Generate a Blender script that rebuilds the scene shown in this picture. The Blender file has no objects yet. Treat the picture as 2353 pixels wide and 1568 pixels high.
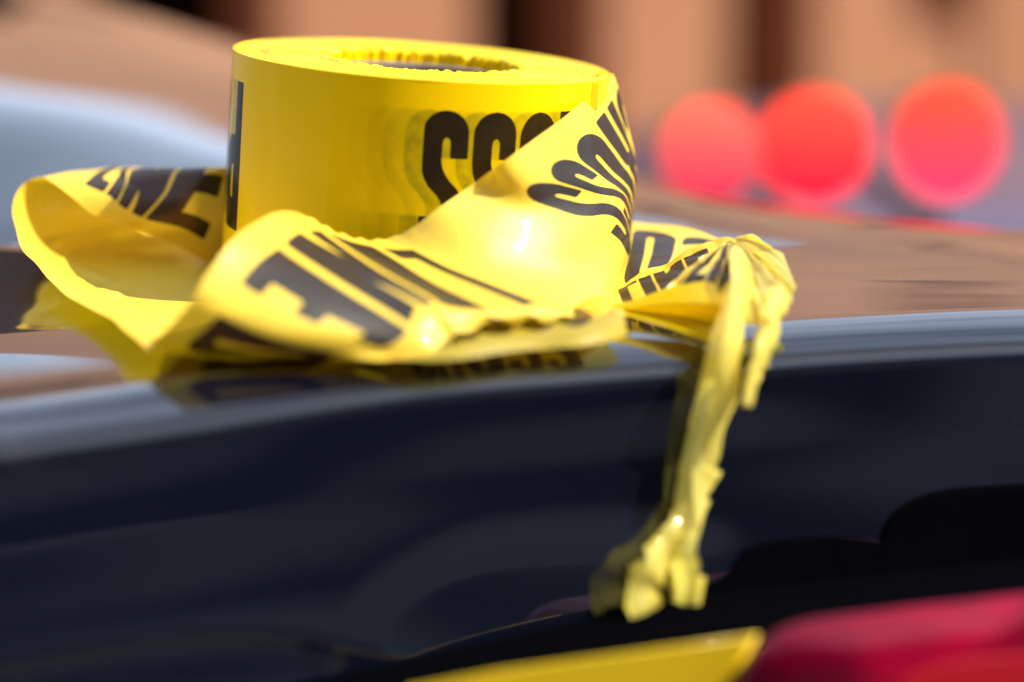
import bpy, math, random
import numpy as np
from mathutils import Vector, noise

random.seed(7)
rng = np.random.default_rng(11)
S = bpy.context.scene
COL = S.collection

# ------------------------------------------------------------------ camera
FPX = 5490.0                       # focal length in pixels of a 2353 px wide picture
PITCH = math.atan(1187.0 / FPX)
CAMZ = 0.164
cam = bpy.data.cameras.new('camera')
cam.sensor_width = 36.0
cam.lens = FPX / 2353.0 * 36.0
cam.clip_start = 0.01
cam.clip_end = 900.0
cam.dof.use_dof = True
cam.dof.focus_distance = 0.864
cam.dof.aperture_fstop = 2.6
co = bpy.data.objects.new('camera', cam)
COL.objects.link(co)
co.location = (0, 0, CAMZ)
co.rotation_euler = (math.pi / 2 - PITCH, 0, 0)
S.camera = co

# ------------------------------------------------------------------ light
SUN_EL = math.radians(50)
SUN_AZ = math.radians(82)          # measured from the camera side towards +X
to_sun = Vector((math.cos(SUN_EL) * math.sin(SUN_AZ), -math.cos(SUN_EL) * math.cos(SUN_AZ), math.sin(SUN_EL)))
w = bpy.data.worlds.new('World')
S.world = w
w.use_nodes = True
nt = w.node_tree
bg = nt.nodes['Background']
sky = nt.nodes.new('ShaderNodeTexSky')
sky.sky_type = 'NISHITA'
sky.sun_disc = False
sky.sun_elevation = SUN_EL
sky.sun_rotation = math.atan2(to_sun.x, to_sun.y)
sky.altitude = 300
sky.dust_density = 1.6
# thin bright cloud drifting in the sky
wtc = nt.nodes.new('ShaderNodeTexCoord')
wmp = nt.nodes.new('ShaderNodeMapping')
wmp.inputs['Scale'].default_value = (1.0, 1.0, 2.6)
wnz = nt.nodes.new('ShaderNodeTexNoise')
wnz.inputs['Scale'].default_value = 1.7
wnz.inputs['Detail'].default_value = 7.0
wnz.inputs['Roughness'].default_value = 0.55
wrm = nt.nodes.new('ShaderNodeMapRange')
wrm.inputs['From Min'].default_value = 0.34
wrm.inputs['From Max'].default_value = 0.66
wmx = nt.nodes.new('ShaderNodeMix')
wmx.data_type = 'RGBA'
wmx.inputs['B'].default_value = (14.5, 17.0, 21.5, 1)
nt.links.new(wtc.outputs['Generated'], wmp.inputs['Vector'])
nt.links.new(wmp.outputs[0], wnz.inputs['Vector'])
nt.links.new(wnz.outputs['Fac'], wrm.inputs['Value'])
nt.links.new(wrm.outputs[0], wmx.inputs['Factor'])
nt.links.new(sky.outputs[0], wmx.inputs['A'])
nt.links.new(wmx.outputs['Result'], bg.inputs[0])
bg.inputs[1].default_value = 0.054
sl = bpy.data.lights.new('sun', 'SUN')
sl.energy = 5.0
sl.angle = math.radians(0.6)
sl.color = (1.0, 0.95, 0.87)
so = bpy.data.objects.new('sun', sl)
COL.objects.link(so)
so.rotation_euler = to_sun.to_track_quat('Z', 'Y').to_euler()

S.view_settings.view_transform = 'Standard'
S.view_settings.look = 'None'
S.view_settings.gamma = 1.0
S.view_settings.use_curve_mapping = False
S.view_settings.exposure = 1.08
S.cycles.use_denoising = True
S.cycles.max_bounces = 10
S.cycles.sample_clamp_indirect = 6.0
S.cycles.caustics_reflective = False
S.cycles.caustics_refractive = False

# ------------------------------------------------------------------ helpers
CP, SP = math.cos(PITCH), math.sin(PITCH)


def W(px, py, y):
    """the point at distance y in front of the camera that lies on the line of sight (px, py)"""
    r = (px - 1176.5) / FPX
    u = (784.0 - py) / FPX
    dy = CP + u * SP
    dz = -SP + u * CP
    t = y / dy
    return np.array((r * t, y, CAMZ + dz * t))


def WZ(px, py, z):
    r = (px - 1176.5) / FPX
    u = (784.0 - py) / FPX
    dy = CP + u * SP
    dz = -SP + u * CP
    t = (z - CAMZ) / dz
    return np.array((r * t, dy * t, z))


def catmull(P, n):
    """P (k, dims) -> n samples along a centripetal-like Catmull-Rom curve, uniform in index"""
    P = np.asarray(P, float)
    k = len(P)
    if k == 2:
        tt = np.linspace(0, 1, n)[:, None]
        return P[0] * (1 - tt) + P[1] * tt
    E = np.concatenate([(2 * P[0] - P[1])[None], P, (2 * P[-1] - P[-2])[None]])
    x = np.linspace(0, k - 1, n)
    i = np.minimum(x.astype(int), k - 2)
    f = x - i
    f = f.reshape((-1,) + (1,) * (P.ndim - 1))
    a, b, c, d = E[i], E[i + 1], E[i + 2], E[i + 3]
    return 0.5 * (2 * b + (c - a) * f + (2 * a - 5 * b + 4 * c - d) * f ** 2 + (3 * b - a - 3 * c + d) * f ** 3)


def mesh_obj(name, verts, faces, mat, parent=None, smooth=True):
    me = bpy.data.meshes.new(name)
    me.from_pydata([tuple(map(float, v)) for v in verts], [], [tuple(map(int, f)) for f in faces])
    me.update()
    if smooth:
        me.polygons.foreach_set('use_smooth', [True] * len(me.polygons))
    me.materials.append(mat)
    o = bpy.data.objects.new(name, me)
    COL.objects.link(o)
    if parent is not None:
        o.parent = parent
        o.matrix_parent_inverse = parent.matrix_world.inverted()
    return o


def grid_faces(nr, nc, off=0, wrap=False):
    i, j = np.meshgrid(np.arange(nr - (0 if wrap else 1)), np.arange(nc - 1), indexing='ij')
    i = i.ravel()
    j = j.ravel()
    i2 = (i + 1) % nr
    return np.stack([i * nc + j, i2 * nc + j, i2 * nc + j + 1, i * nc + j + 1], 1) + off


def attr(o, name, vals):
    a = o.data.attributes.new(name, 'FLOAT', 'POINT')
    a.data.foreach_set('value', np.asarray(vals, dtype=np.float32).ravel())


def thing(name, label, cat, loc=(0, 0, 0), group=None):
    o = bpy.data.objects.new(name, None)
    o.empty_display_size = 0.02
    COL.objects.link(o)
    o.location = loc
    o['label'] = label
    o['category'] = cat
    if group:
        o['group'] = group
    bpy.context.view_layer.update()
    return o


def box(name, x0, x1, y0, y1, z0, z1, mat, parent=None, bevel=0.0):
    v = [(x, y, z) for x in (x0, x1) for y in (y0, y1) for z in (z0, z1)]
    f = [(0, 1, 3, 2), (4, 6, 7, 5), (0, 4, 5, 1), (2, 3, 7, 6), (0, 2, 6, 4), (1, 5, 7, 3)]
    o = mesh_obj(name, v, f, mat, parent, smooth=False)
    if bevel:
        m = o.modifiers.new('bevel', 'BEVEL')
        m.width = bevel
        m.segments = 3
    return o


# ------------------------------------------------------------------ materials
def new_mat(name):
    m = bpy.data.materials.new(name)
    m.use_nodes = True
    t = m.node_tree
    return m, t, t.nodes['Principled BSDF'], t.nodes['Material Output']


def N(t, kind, **kw):
    n = t.nodes.new(kind)
    for k, v in kw.items():
        if hasattr(n, k):
            setattr(n, k, v)
        else:
            n.inputs[k].default_value = v
    return n


def tape_material(name, transl=0.42, wr=0.25, wr_scale=160.0, base=(0.80, 0.60, 0.004), rough=0.3, spec=0.5, clear=0.12, coat=0.22, ridged=False, tcl=(0.95, 0.68, 0.0), tint=(1.0, 0.82, 0.10)):
    m, t, b, out = new_mat(name)
    ink = N(t, 'ShaderNodeAttribute', attribute_name='ink')      # signed distance to the print, mm
    mr = N(t, 'ShaderNodeMapRange')
    tc = N(t, 'ShaderNodeTexCoord')
    nz = N(t, 'ShaderNodeTexNoise', Scale=2200.0, Detail=3.0)
    t.links.new(tc.outputs['Object'], nz.inputs['Vector'])
    ma = N(t, 'ShaderNodeMath', operation='MULTIPLY_ADD')        # ragged printing edge
    t.links.new(nz.outputs['Fac'], ma.inputs[0])
    ma.inputs[1].default_value = 0.26
    t.links.new(ink.outputs['Fac'], ma.inputs[2])
    t.links.new(ma.outputs[0], mr.inputs['Value'])
    mr.inputs['From Min'].default_value = 0.06
    mr.inputs['From Max'].default_value = 0.24
    mr.inputs['To Min'].default_value = 1.0
    mr.inputs['To Max'].default_value = 0.0
    gh = N(t, 'ShaderNodeAttribute', attribute_name='ghost')
    blot = N(t, 'ShaderNodeTexNoise', Scale=240.0, Detail=6.0)
    t.links.new(tc.outputs['Object'], blot.inputs['Vector'])
    br = N(t, 'ShaderNodeMapRange')
    t.links.new(blot.outputs['Fac'], br.inputs['Value'])
    br.inputs['From Min'].default_value = 0.3
    br.inputs['From Max'].default_value = 0.7
    br.inputs['To Min'].default_value = 0.75
    br.inputs['To Max'].default_value = 1.15
    gm = N(t, 'ShaderNodeMath', operation='MULTIPLY')
    t.links.new(gh.outputs['Fac'], gm.inputs[0])
    t.links.new(br.outputs[0], gm.inputs[1])
    yel = N(t, 'ShaderNodeMix', data_type='RGBA')
    yel.inputs['A'].default_value = tuple(base) + (1,)
    yel.inputs['B'].default_value = (0.12, 0.13, 0.004, 1)
    t.links.new(gm.outputs[0], yel.inputs['Factor'])
    inkc = N(t, 'ShaderNodeMix', data_type='RGBA')
    inkc.inputs['A'].default_value = (0.010, 0.006, 0.003, 1)
    inkc.inputs['B'].default_value = (0.030, 0.018, 0.006, 1)
    t.links.new(blot.outputs['Fac'], inkc.inputs['Factor'])
    c = N(t, 'ShaderNodeMix', data_type='RGBA')
    t.links.new(mr.outputs[0], c.inputs['Factor'])
    t.links.new(yel.outputs['Result'], c.inputs['A'])
    t.links.new(inkc.outputs['Result'], c.inputs['B'])
    t.links.new(c.outputs['Result'], b.inputs['Base Color'])
    b.inputs['Roughness'].default_value = rough
    b.inputs['Specular IOR Level'].default_value = spec
    b.inputs['IOR'].default_value = 1.5
    b.inputs['Coat Weight'].default_value = coat
    b.inputs['Coat Roughness'].default_value = 0.06
    n2 = N(t, 'ShaderNodeTexNoise', Scale=wr_scale, Detail=4.0)
    if ridged:
        n2.noise_type = 'RIDGED_MULTIFRACTAL'
        mp = N(t, 'ShaderNodeMapping')
        mp.inputs['Scale'].default_value = (1.0, 1.0, 0.35)
        t.links.new(tc.outputs['Object'], mp.inputs['Vector'])
        t.links.new(mp.outputs[0], n2.inputs['Vector'])
    else:
        t.links.new(tc.outputs['Object'], n2.inputs['Vector'])
    bp = N(t, 'ShaderNodeBump', Strength=wr, Distance=0.001)
    t.links.new(n2.outputs['Fac'], bp.inputs['Height'])
    t.links.new(bp.outputs[0], b.inputs['Normal'])
    t.links.new(bp.outputs[0], b.inputs['Coat Normal'])
    if transl > 0:
        tr = N(t, 'ShaderNodeBsdfTranslucent')
        tcol = N(t, 'ShaderNodeMix', data_type='RGBA')
        tcol.inputs['A'].default_value = tuple(tcl) + (1,)
        tcol.inputs['B'].default_value = (0.06, 0.03, 0.0, 1)
        t.links.new(mr.outputs[0], tcol.inputs['Factor'])
        t.links.new(tcol.outputs['Result'], tr.inputs['Color'])
        mx = N(t, 'ShaderNodeMixShader')
        mx.inputs[0].default_value = transl
        t.links.new(b.outputs[0], mx.inputs[1])
        t.links.new(tr.outputs[0], mx.inputs[2])
        tp = N(t, 'ShaderNodeBsdfTransparent')
        pc = N(t, 'ShaderNodeMix', data_type='RGBA')
        pc.inputs['A'].default_value = tuple(tint) + (1,)
        pc.inputs['B'].default_value = (0.22, 0.10, 0.01, 1)
        t.links.new(mr.outputs[0], pc.inputs['Factor'])
        t.links.new(pc.outputs['Result'], tp.inputs['Color'])
        m2 = N(t, 'ShaderNodeMixShader')
        m2.inputs[0].default_value = clear
        t.links.new(mx.outputs[0], m2.inputs[1])
        t.links.new(tp.outputs[0], m2.inputs[2])
        t.links.new(m2.outputs[0], out.inputs['Surface'])
    return m


M_ROLL = tape_material('tape_wound', 0.0, 0.05, 60.0, (0.88, 0.55, 0.0), 0.30, 0.10, 0.12, 0.12)
M_GLOW = tape_material('tape_backlit', 0.55, 0.05, 60.0, (0.86, 0.62, 0.0), 0.35, 0.2)
M_TAPE = tape_material('tape_film', 0.24, 0.10, 70.0, (0.86, 0.59, 0.045), 0.50, 0.55)
M_THIN = tape_material('tape_thin', 0.35, 0.25, 120.0, (0.80, 0.60, 0.06), 0.35, 0.6, 0.50, 0.8, False, (0.9, 0.7, 0.05), (0.95, 0.82, 0.25))
M_CRUMP = tape_material('tape_crumpled', 0.52, 0.30, 90.0, (0.92, 0.78, 0.17), 0.32, 0.8, 0.30, 0.8, True, (0.95, 0.84, 0.16), (1.0, 0.94, 0.50))


def simple(name, col, rough=0.5, coat=0.0, noise_amt=0.15, nscale=6.0, spec=0.5, bump=0.0, coat_rough=0.03, metallic=0.0):
    m, t, b, out = new_mat(name)
    tc = N(t, 'ShaderNodeTexCoord')
    nz = N(t, 'ShaderNodeTexNoise', Scale=nscale, Detail=6.0)
    t.links.new(tc.outputs['Object'], nz.inputs['Vector'])
    mx = N(t, 'ShaderNodeMix', data_type='RGBA')
    mx.inputs['A'].default_value = tuple(c * (1 - noise_amt) for c in col) + (1,)
    mx.inputs['B'].default_value = tuple(min(1, c * (1 + noise_amt)) for c in col) + (1,)
    t.links.new(nz.outputs['Fac'], mx.inputs['Factor'])
    t.links.new(mx.outputs['Result'], b.inputs['Base Color'])
    b.inputs['Roughness'].default_value = rough
    b.inputs['Coat Weight'].default_value = coat
    b.inputs['Coat Roughness'].default_value = coat_rough
    b.inputs['Specular IOR Level'].default_value = spec
    b.inputs['Metallic'].default_value = metallic
    if bump:
        bp = N(t, 'ShaderNodeBump', Strength=bump, Distance=0.002)
        t.links.new(nz.outputs['Fac'], bp.inputs['Height'])
        t.links.new(bp.outputs[0], b.inputs['Normal'])
    return m


def paint_material():
    m, t, b, out = new_mat('navy_paint')
    tc = N(t, 'ShaderNodeTexCoord')
    v = N(t, 'ShaderNodeTexNoise', Scale=900.0, Detail=2.0)        # dust specks
    t.links.new(tc.outputs['Object'], v.inputs['Vector'])
    big = N(t, 'ShaderNodeTexNoise', Scale=16.0, Detail=3.0)
    t.links.new(tc.outputs['Object'], big.inputs['Vector'])
    mu = N(t, 'ShaderNodeMath', operation='MULTIPLY')
    t.links.new(v.outputs['Fac'], mu.inputs[0])
    t.links.new(big.outputs['Fac'], mu.inputs[1])
    r = N(t, 'ShaderNodeMapRange')
    t.links.new(mu.outputs[0], r.inputs['Value'])
    r.inputs['From Min'].default_value = 0.40
    r.inputs['From Max'].default_value = 0.48
    r.inputs['To Max'].default_value = 0.35
    c = N(t, 'ShaderNodeMix', data_type='RGBA')
    c.inputs['A'].default_value = (0.0016, 0.0024, 0.006, 1)
    c.inputs['B'].default_value = (0.30, 0.27, 0.24, 1)
    t.links.new(r.outputs[0], c.inputs['Factor'])
    t.links.new(c.outputs['Result'], b.inputs['Base Color'])
    b.inputs['Roughness'].default_value = 0.3
    b.inputs['Specular IOR Level'].default_value = 0.05
    b.inputs['Coat Weight'].default_value = 1.0
    b.inputs['Coat Roughness'].default_value = 0.035
    b.inputs['Coat IOR'].default_value = 1.62
    n2 = N(t, 'ShaderNodeTexNoise', Scale=6.0, Detail=1.0)
    mp = N(t, 'ShaderNodeMapping')
    mp.inputs['Scale'].default_value = (0.6, 3.0, 1.0)
    t.links.new(tc.outputs['Object'], mp.inputs['Vector'])
    t.links.new(mp.outputs[0], n2.inputs['Vector'])
    bp = N(t, 'ShaderNodeBump', Strength=0.10, Distance=0.01)
    t.links.new(n2.outputs['Fac'], bp.inputs['Height'])
    t.links.new(bp.outputs[0], b.inputs['Normal'])
    t.links.new(bp.outputs[0], b.inputs['Coat Normal'])
    return m


M_PAINT = paint_material()
M_GLASS = simple('tinted_glass', (0.006, 0.008, 0.011), 0.05, 1.0, 0.3, 5.0, 0.45)
M_GLASS.node_tree.nodes['Principled BSDF'].inputs['Coat IOR'].default_value = 1.62
M_TRIM = simple('black_trim', (0.0012, 0.0012, 0.0016), 0.8, 0.0, 0.2, 80.0, 0.0, 0.2)
M_BRICK = simple('red_brick', (0.41, 0.175, 0.085), 0.85, 0.0, 0.22, 1.3, 0.2, 0.3)
M_LIGHTWALL = simple('lightened_wall', (0.58, 0.30, 0.17), 0.85, 0.0, 0.16, 1.6, 0.2, 0.3)  # lighter than the brick so that the lid's reflection comes out brighter
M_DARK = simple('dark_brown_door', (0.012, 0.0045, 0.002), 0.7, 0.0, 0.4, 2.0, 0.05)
M_ASPH = simple('asphalt', (0.038, 0.037, 0.037), 0.9, 0.0, 0.35, 3.0, 0.2, 0.4)
M_SLATE = simple('slate_paint', (0.035, 0.016, 0.045), 0.45, 0.4, 0.2, 3.0)
M_YSTRIPE = simple('yellow_stripe', (0.66, 0.42, 0.004), 0.35, 0.3, 0.08, 20.0)
M_BLACK = simple('black_housing', (0.006, 0.006, 0.007), 0.4, 0.3, 0.2, 30.0)

# ------------------------------------------------------------------ print on the tape
CH = 55.0


def poly_sdf(P, X, Y):
    P = np.asarray(P, float)
    d = np.full(X.shape, 1e9)
    ins = np.zeros(X.shape, bool)
    for i in range(len(P)):
        a = P[i]
        b = P[(i + 1) % len(P)]
        e = b - a
        L = e @ e
        if L < 1e-12:
            continue
        wx = X - a[0]
        wy = Y - a[1]
        h = np.clip((wx * e[0] + wy * e[1]) / L, 0, 1)
        d = np.minimum(d, (wx - e[0] * h) ** 2 + (wy - e[1] * h) ** 2)
        c = ((a[1] <= Y) != (b[1] <= Y))
        if e[1] != 0:
            xi = a[0] + (Y - a[1]) * e[0] / e[1]
            ins ^= c & (X < xi)
    d = np.sqrt(d)
    return np.where(ins, -d, d)


def rrect(x0, y0, x1, y1, rl, rr, n=9):
    """rounded rectangle; rl / rr are the (rx, ry) radii of the left and right corners"""
    pts = []
    for cx, cy, sx, sy, a0, r in ((x1, y1, -1, -1, 0, rr), (x0, y1, 1, -1, 90, rl), (x0, y0, 1, 1, 180, rl), (x1, y0, -1, 1, 270, rr)):
        rx, ry = r
        for k in range(n):
            a = math.radians(a0 + 90 * k / (n - 1))
            pts.append((cx + sx * rx + rx * math.cos(a), cy + sy * ry + ry * math.sin(a)))
    return pts


def bx(x0, y0, x1, y1):
    return [(x0, y0), (x1, y0), (x1, y1), (x0, y1)]


def s_shape():
    # measured on the photograph, x 0..1, y 0..1 downwards; the lower half is the upper one turned by 180 degrees
    top = [(1, .31), (.61, .31), (.61, .225), (.60, .195), (.565, .178), (.525, .175), (.485, .178), (.45, .195), (.44, .225),
           (.44, .33), (.47, .37), (.53, .41), (.64, .455), (.80, .50), (.90, .545), (.97, .60)]
    turned = [(1 - x, 1 - y) for x, y in top]
    arc_r = [(1.0, .67), (1.0, .85)] + [(.5 + .5 * math.cos(a), .85 + .15 * math.sin(a)) for a in np.linspace(0, math.pi, 16)[1:]]
    arc_l = [(1 - x, 1 - y) for x, y in arc_r]
    # outline: upper terminal, slot, spine right side, lower right arc, lower terminal, slot, spine left side, upper left arc
    pts = top + arc_r + turned + arc_l
    return [(x * 16.5, (1 - y) * CH) for x, y in pts]


def glyph(ch, X, Y):
    sd = poly_sdf
    mx, mn = np.maximum, np.minimum
    slot = lambda x0, y0, x1, y1: sd(rrect(x0, y0, x1, y1, ((x1 - x0) / 2, 2.6), ((x1 - x0) / 2, 2.6)), X, Y)
    big = (8.25, 9.5)
    if ch == 'S':
        return sd(s_shape(), X, Y), 16.5
    if ch == 'O':
        return mx(sd(rrect(0, 0, 16.5, CH, big, big), X, Y), -slot(6.9, 9.5, 9.6, CH - 9.5)), 16.5
    if ch == 'C':
        d = mx(sd(rrect(0, 0, 16.5, CH, big, big), X, Y), -slot(6.9, 9.5, 9.6, CH - 9.5))
        return mx(d, -sd(bx(8.2, 20, 18, 34), X, Y)), 16.5
    if ch == 'P':
        d = sd(rrect(0, 20, 16.5, CH, (.01, .01), (7, 8)), X, Y)
        return mx(mn(d, sd(bx(0, 0, 7, CH), X, Y)), -sd(rrect(7, 31, 9.8, 43.5, (.01, .01), (1.4, 2)), X, Y)), 16.5
    if ch == 'R':
        d = sd(rrect(0, 22, 16.5, CH, (.01, .01), (7, 8)), X, Y)
        d = mn(mn(d, sd(bx(0, 0, 7, CH), X, Y)), sd([(9.8, 0), (16.8, 0), (16.4, 25), (9.8, 25)], X, Y))
        return mx(d, -sd(rrect(7, 31, 9.8, 43.5, (.01, .01), (1.4, 2)), X, Y)), 16.8
    if ch == 'D':
        d = sd(rrect(0, 0, 16.5, CH, (.01, .01), big), X, Y)
        return mx(d, -sd(rrect(7, 9, 9.6, CH - 9, (.01, .01), (1.3, 2)), X, Y)), 16.5
    if ch == 'L':
        return mn(sd(bx(0, 0, 7, CH), X, Y), sd(bx(0, 0, 13.2, 9.3), X, Y)), 13.2
    if ch == 'I':
        return sd(bx(0, 0, 7.2, CH), X, Y), 7.2
    if ch == 'E':
        d = sd(bx(0, 0, 7, CH), X, Y)
        for q in (bx(0, 0, 13.8, 9.3), bx(0, 22.5, 13, 32), bx(0, CH - 9.3, 13.8, CH)):
            d = mn(d, sd(q, X, Y))
        return d, 13.8
    if ch == 'N':
        d = mn(sd(bx(0, 0, 6.2, CH), X, Y), sd(bx(10.4, 0, 16.6, CH), X, Y))
        return mn(d, sd([(0, CH), (6.4, CH), (16.6, 0), (10.2, 0)], X, Y)), 16.6
    if ch == 'T':
        return mn(sd(bx(4.6, 0, 11.6, CH), X, Y), sd(bx(0, CH - 9.3, 16.2, CH), X, Y)), 16.2


WIDTHS = dict(S=16.5, O=16.5, C=16.5, P=16.5, R=16.8, D=16.5, L=13.2, I=7.2, E=13.8, N=16.6, T=16.2)
TEXT = 'POLICE LINE DO NOT CROSS'
T0MM = 10.0                                     # margin under the letters
GAP = 81.5
pos = []
x = 0.0
for ch in TEXT:
    if ch == ' ':
        x += 11.0
        continue
    pos.append((ch, x))
    x += WIDTHS[ch] + 1.7
LEN = x - 1.7
PERIOD = LEN + GAP
# g = 0 at the far edge of the last S; the next P begins at g = GAP
RES = 0.4
gx = np.arange(0, PERIOD, RES)
ty = np.arange(-1, 78, RES)
SDF = np.full((len(gx), len(ty)), 3.0)
for ch, x in pos:
    x0 = x + GAP
    sel = np.where((gx > x0 - 4) & (gx < x0 + WIDTHS[ch] + 4))[0]
    GX, TY = np.meshgrid(gx[sel] - x0, ty - T0MM, indexing='ij')
    SDF[sel] = np.minimum(SDF[sel], np.clip(glyph(ch, GX, TY)[0], -3, 3))


def ink_at(g, t):
    """signed distance (mm) to the print at message coordinate g, width coordinate t (both mm)"""
    g = np.mod(g, PERIOD) / RES
    t = np.clip((t + 1) / RES, 0, len(ty) - 1.001)
    i = g.astype(int) % len(gx)
    i2 = (i + 1) % len(gx)
    f = g - np.floor(g)
    j = t.astype(int)
    h = t - j
    return (SDF[i, j] * (1 - f) * (1 - h) + SDF[i2, j] * f * (1 - h) + SDF[i, j + 1] * (1 - f) * h + SDF[i2, j + 1] * f * h)


def G(ch, k=0, side=0.5):
    """message coordinate of the k-th occurrence of a letter"""
    c = [x for c_, x in pos if c_ == ch][k]
    return c + GAP + side * WIDTHS[ch]


# ------------------------------------------------------------------ ribbons
def wrinkle(P, amp, scale, seed=0.0, stretch=(1, 1, 1), ridged=False):
    """small relief of the film along its normal; P (nr, nc, 3)"""
    du = np.gradient(P, axis=0)
    dv = np.gradient(P, axis=1)
    n = np.cross(du, dv)
    n /= np.maximum(np.linalg.norm(n, axis=2, keepdims=True), 1e-9)
    flat = P.reshape(-1, 3)
    h = np.array([noise.noise(Vector((p[0] * scale * stretch[0] + seed, p[1] * scale * stretch[1], p[2] * scale * stretch[2] - seed))) for p in flat])
    if ridged == 'facet':
        h = np.array([noise.voronoi(Vector((p[0] * scale * stretch[0] + seed, p[1] * scale * stretch[1], p[2] * scale * stretch[2] - seed)))[0][0] for p in flat]) * 2 - 1
    elif ridged:
        h = 0.6 - 2.0 * np.abs(h)
    return P + n * (h.reshape(P.shape[:2]) * amp)[..., None]


def ribbon(name, rows, mat, parent, gs=None, inkw=None, cell=0.0008, wr=0.0, wr_scale=60, seed=0, deck_min=None, post=None, label=None, tmax=99, gidx=None):
    """rows: list of rows, each a list of (t_mm, px, py, y) across the film; gs: message coordinate of each row"""
    cols = []
    for r in rows:
        ts = np.array([q[0] for q in r], float)
        P = np.array([q[1:4] if len(q) == 5 else W(*q[1:]) for q in r], float)
        tn = np.linspace(0, 76, 13)
        # smooth interpolation across: index-parametrised Catmull-Rom, then read at the wanted t
        fine = catmull(np.hstack([ts[:, None], P]), 97)
        cols.append(np.stack([np.interp(tn, fine[:, 0], fine[:, 1 + k]) for k in range(3)], 1))
    A = np.array(cols)                                    # (rows, 13, 3)
    L = np.linalg.norm(np.diff(A[:, 6], axis=0), axis=1).sum()
    nr = max(8, int(L / cell))
    gs = np.zeros(len(rows)) if gs is None else np.array(gs, float)
    iw = np.ones(len(rows)) if inkw is None else np.array(inkw, float)
    B = catmull(A, nr)
    xr = np.linspace(0, len(rows) - 1, nr)
    g = np.interp(xr, np.arange(len(rows)) if gidx is None else np.array(gidx, float), gs)
    iwf = np.interp(xr, np.arange(len(rows)), iw)
    nc = max(20, int(0.076 / cell))
    Bc = catmull(np.swapaxes(B, 0, 1), nc)
    B = np.swapaxes(Bc, 0, 1)
    t = np.linspace(0, 76, nc)
    if wr:
        B = wrinkle(B, wr, wr_scale, seed)
    if post is not None:
        B = post(B, xr, t)
    if deck_min is not None:
        lo = deck_z(B[..., 0], B[..., 1]) + deck_min
        B[..., 2] = np.maximum(B[..., 2], lo)
    o = mesh_obj(name, B.reshape(-1, 3), grid_faces(nr, nc), mat, parent)
    GG, TT = np.meshgrid(g, t, indexing='ij')
    ink = ink_at(GG, TT)
    ink = np.where(iwf[:, None] > 0.5, ink, 3.0)
    ink = np.where(TT > tmax, 3.0, ink)
    attr(o, 'ink', ink)
    attr(o, 'ghost', np.zeros(ink.size))
    if label:
        o['label'] = label
    return o


# ------------------------------------------------------------------ car surface
ZD = -0.003
LA = np.polyfit([-.147, .038, .172], [.686, .768, .802], 2)


def y_lip(x):
    x = np.asarray(x, float)
    xc = np.clip(x, -0.20, 0.19)
    s = 2 * LA[0] * xc + LA[1]
    return np.polyval(LA, xc) + s * (x - xc)


def lip_slope(x):
    xc = np.clip(x, -0.20, 0.19)
    return 2 * LA[0] * xc + LA[1]


_tx = np.array([-1.6, -.6, -.32, -.247, -.16, -.038, .054, .085, .204, .5, 1.5])
_dc = np.array([1.8, 1.60, 1.50, 1.45, 1.38, 1.20, 1.08, 1.03, .96, .95, .95])
_zc = np.array([.30, .118, .073, .0606, .0418, .0221, .006, .002, .0, -.01, -.05])
_bb = np.array([.85, .90, .93, .94, .95, .965, .98, .96, .90, .88, .88])
_fx = np.linspace(-1.6, 1.5, 1241)
_k = np.exp(-0.5 * (np.arange(-48, 49) / 16.0) ** 2)
_k /= _k.sum()


def _sm(v):
    f = np.interp(_fx, _tx, v)
    return np.convolve(np.pad(f, 48, mode='edge'), _k, mode='valid')


_dcs, _zcs, _bbs = _sm(_dc), _sm(_zc), _sm(_bb)


def sstep(a, b, x):
    t = np.clip((x - a) / (b - a), 0, 1)
    return t * t * (3 - 2 * t)


def deck_z(x, y):
    dc = np.interp(x, _fx, _dcs)
    zc = np.interp(x, _fx, _zcs)
    b = np.interp(x, _fx, _bbs)
    t = np.clip((y - b) / (dc - b), 0, 1)
    z = zc * (1 - (1 - t) ** 2)
    e = np.maximum(y - dc, 0)
    z = z - 1.2 * e ** 2 - 2.0 * np.maximum(e - 0.15, 0) ** 2
    # the lid steps down towards its rear edge on the left
    a = 1 - sstep(-0.13, -0.02, x)
    wl = y - y_lip(x)
    z = z - 0.004 * a * (1 - sstep(0.035, 0.125, wl))
    z = z + 0.0006 * np.sin(x * 23 + y * 9) * np.sin(y * 31 - x * 5)
    return z + ZD


car = thing('car', 'dark navy car with the roll of yellow tape standing on its glossy boot lid', 'car', (0, 0.95, -1.0))


PROF_END = [0, 0]


def lean(x, z):
    d = np.maximum(PROF_END[1] - z, 0)
    k = 1 - 0.6 * sstep(0.02, 0.11, x)
    return 0.21 * d + 1.0 * np.maximum(d - 0.035, 0) ** 2 + 0.02 * k * 0.035 * (1 - np.exp(-d / 0.035))


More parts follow.
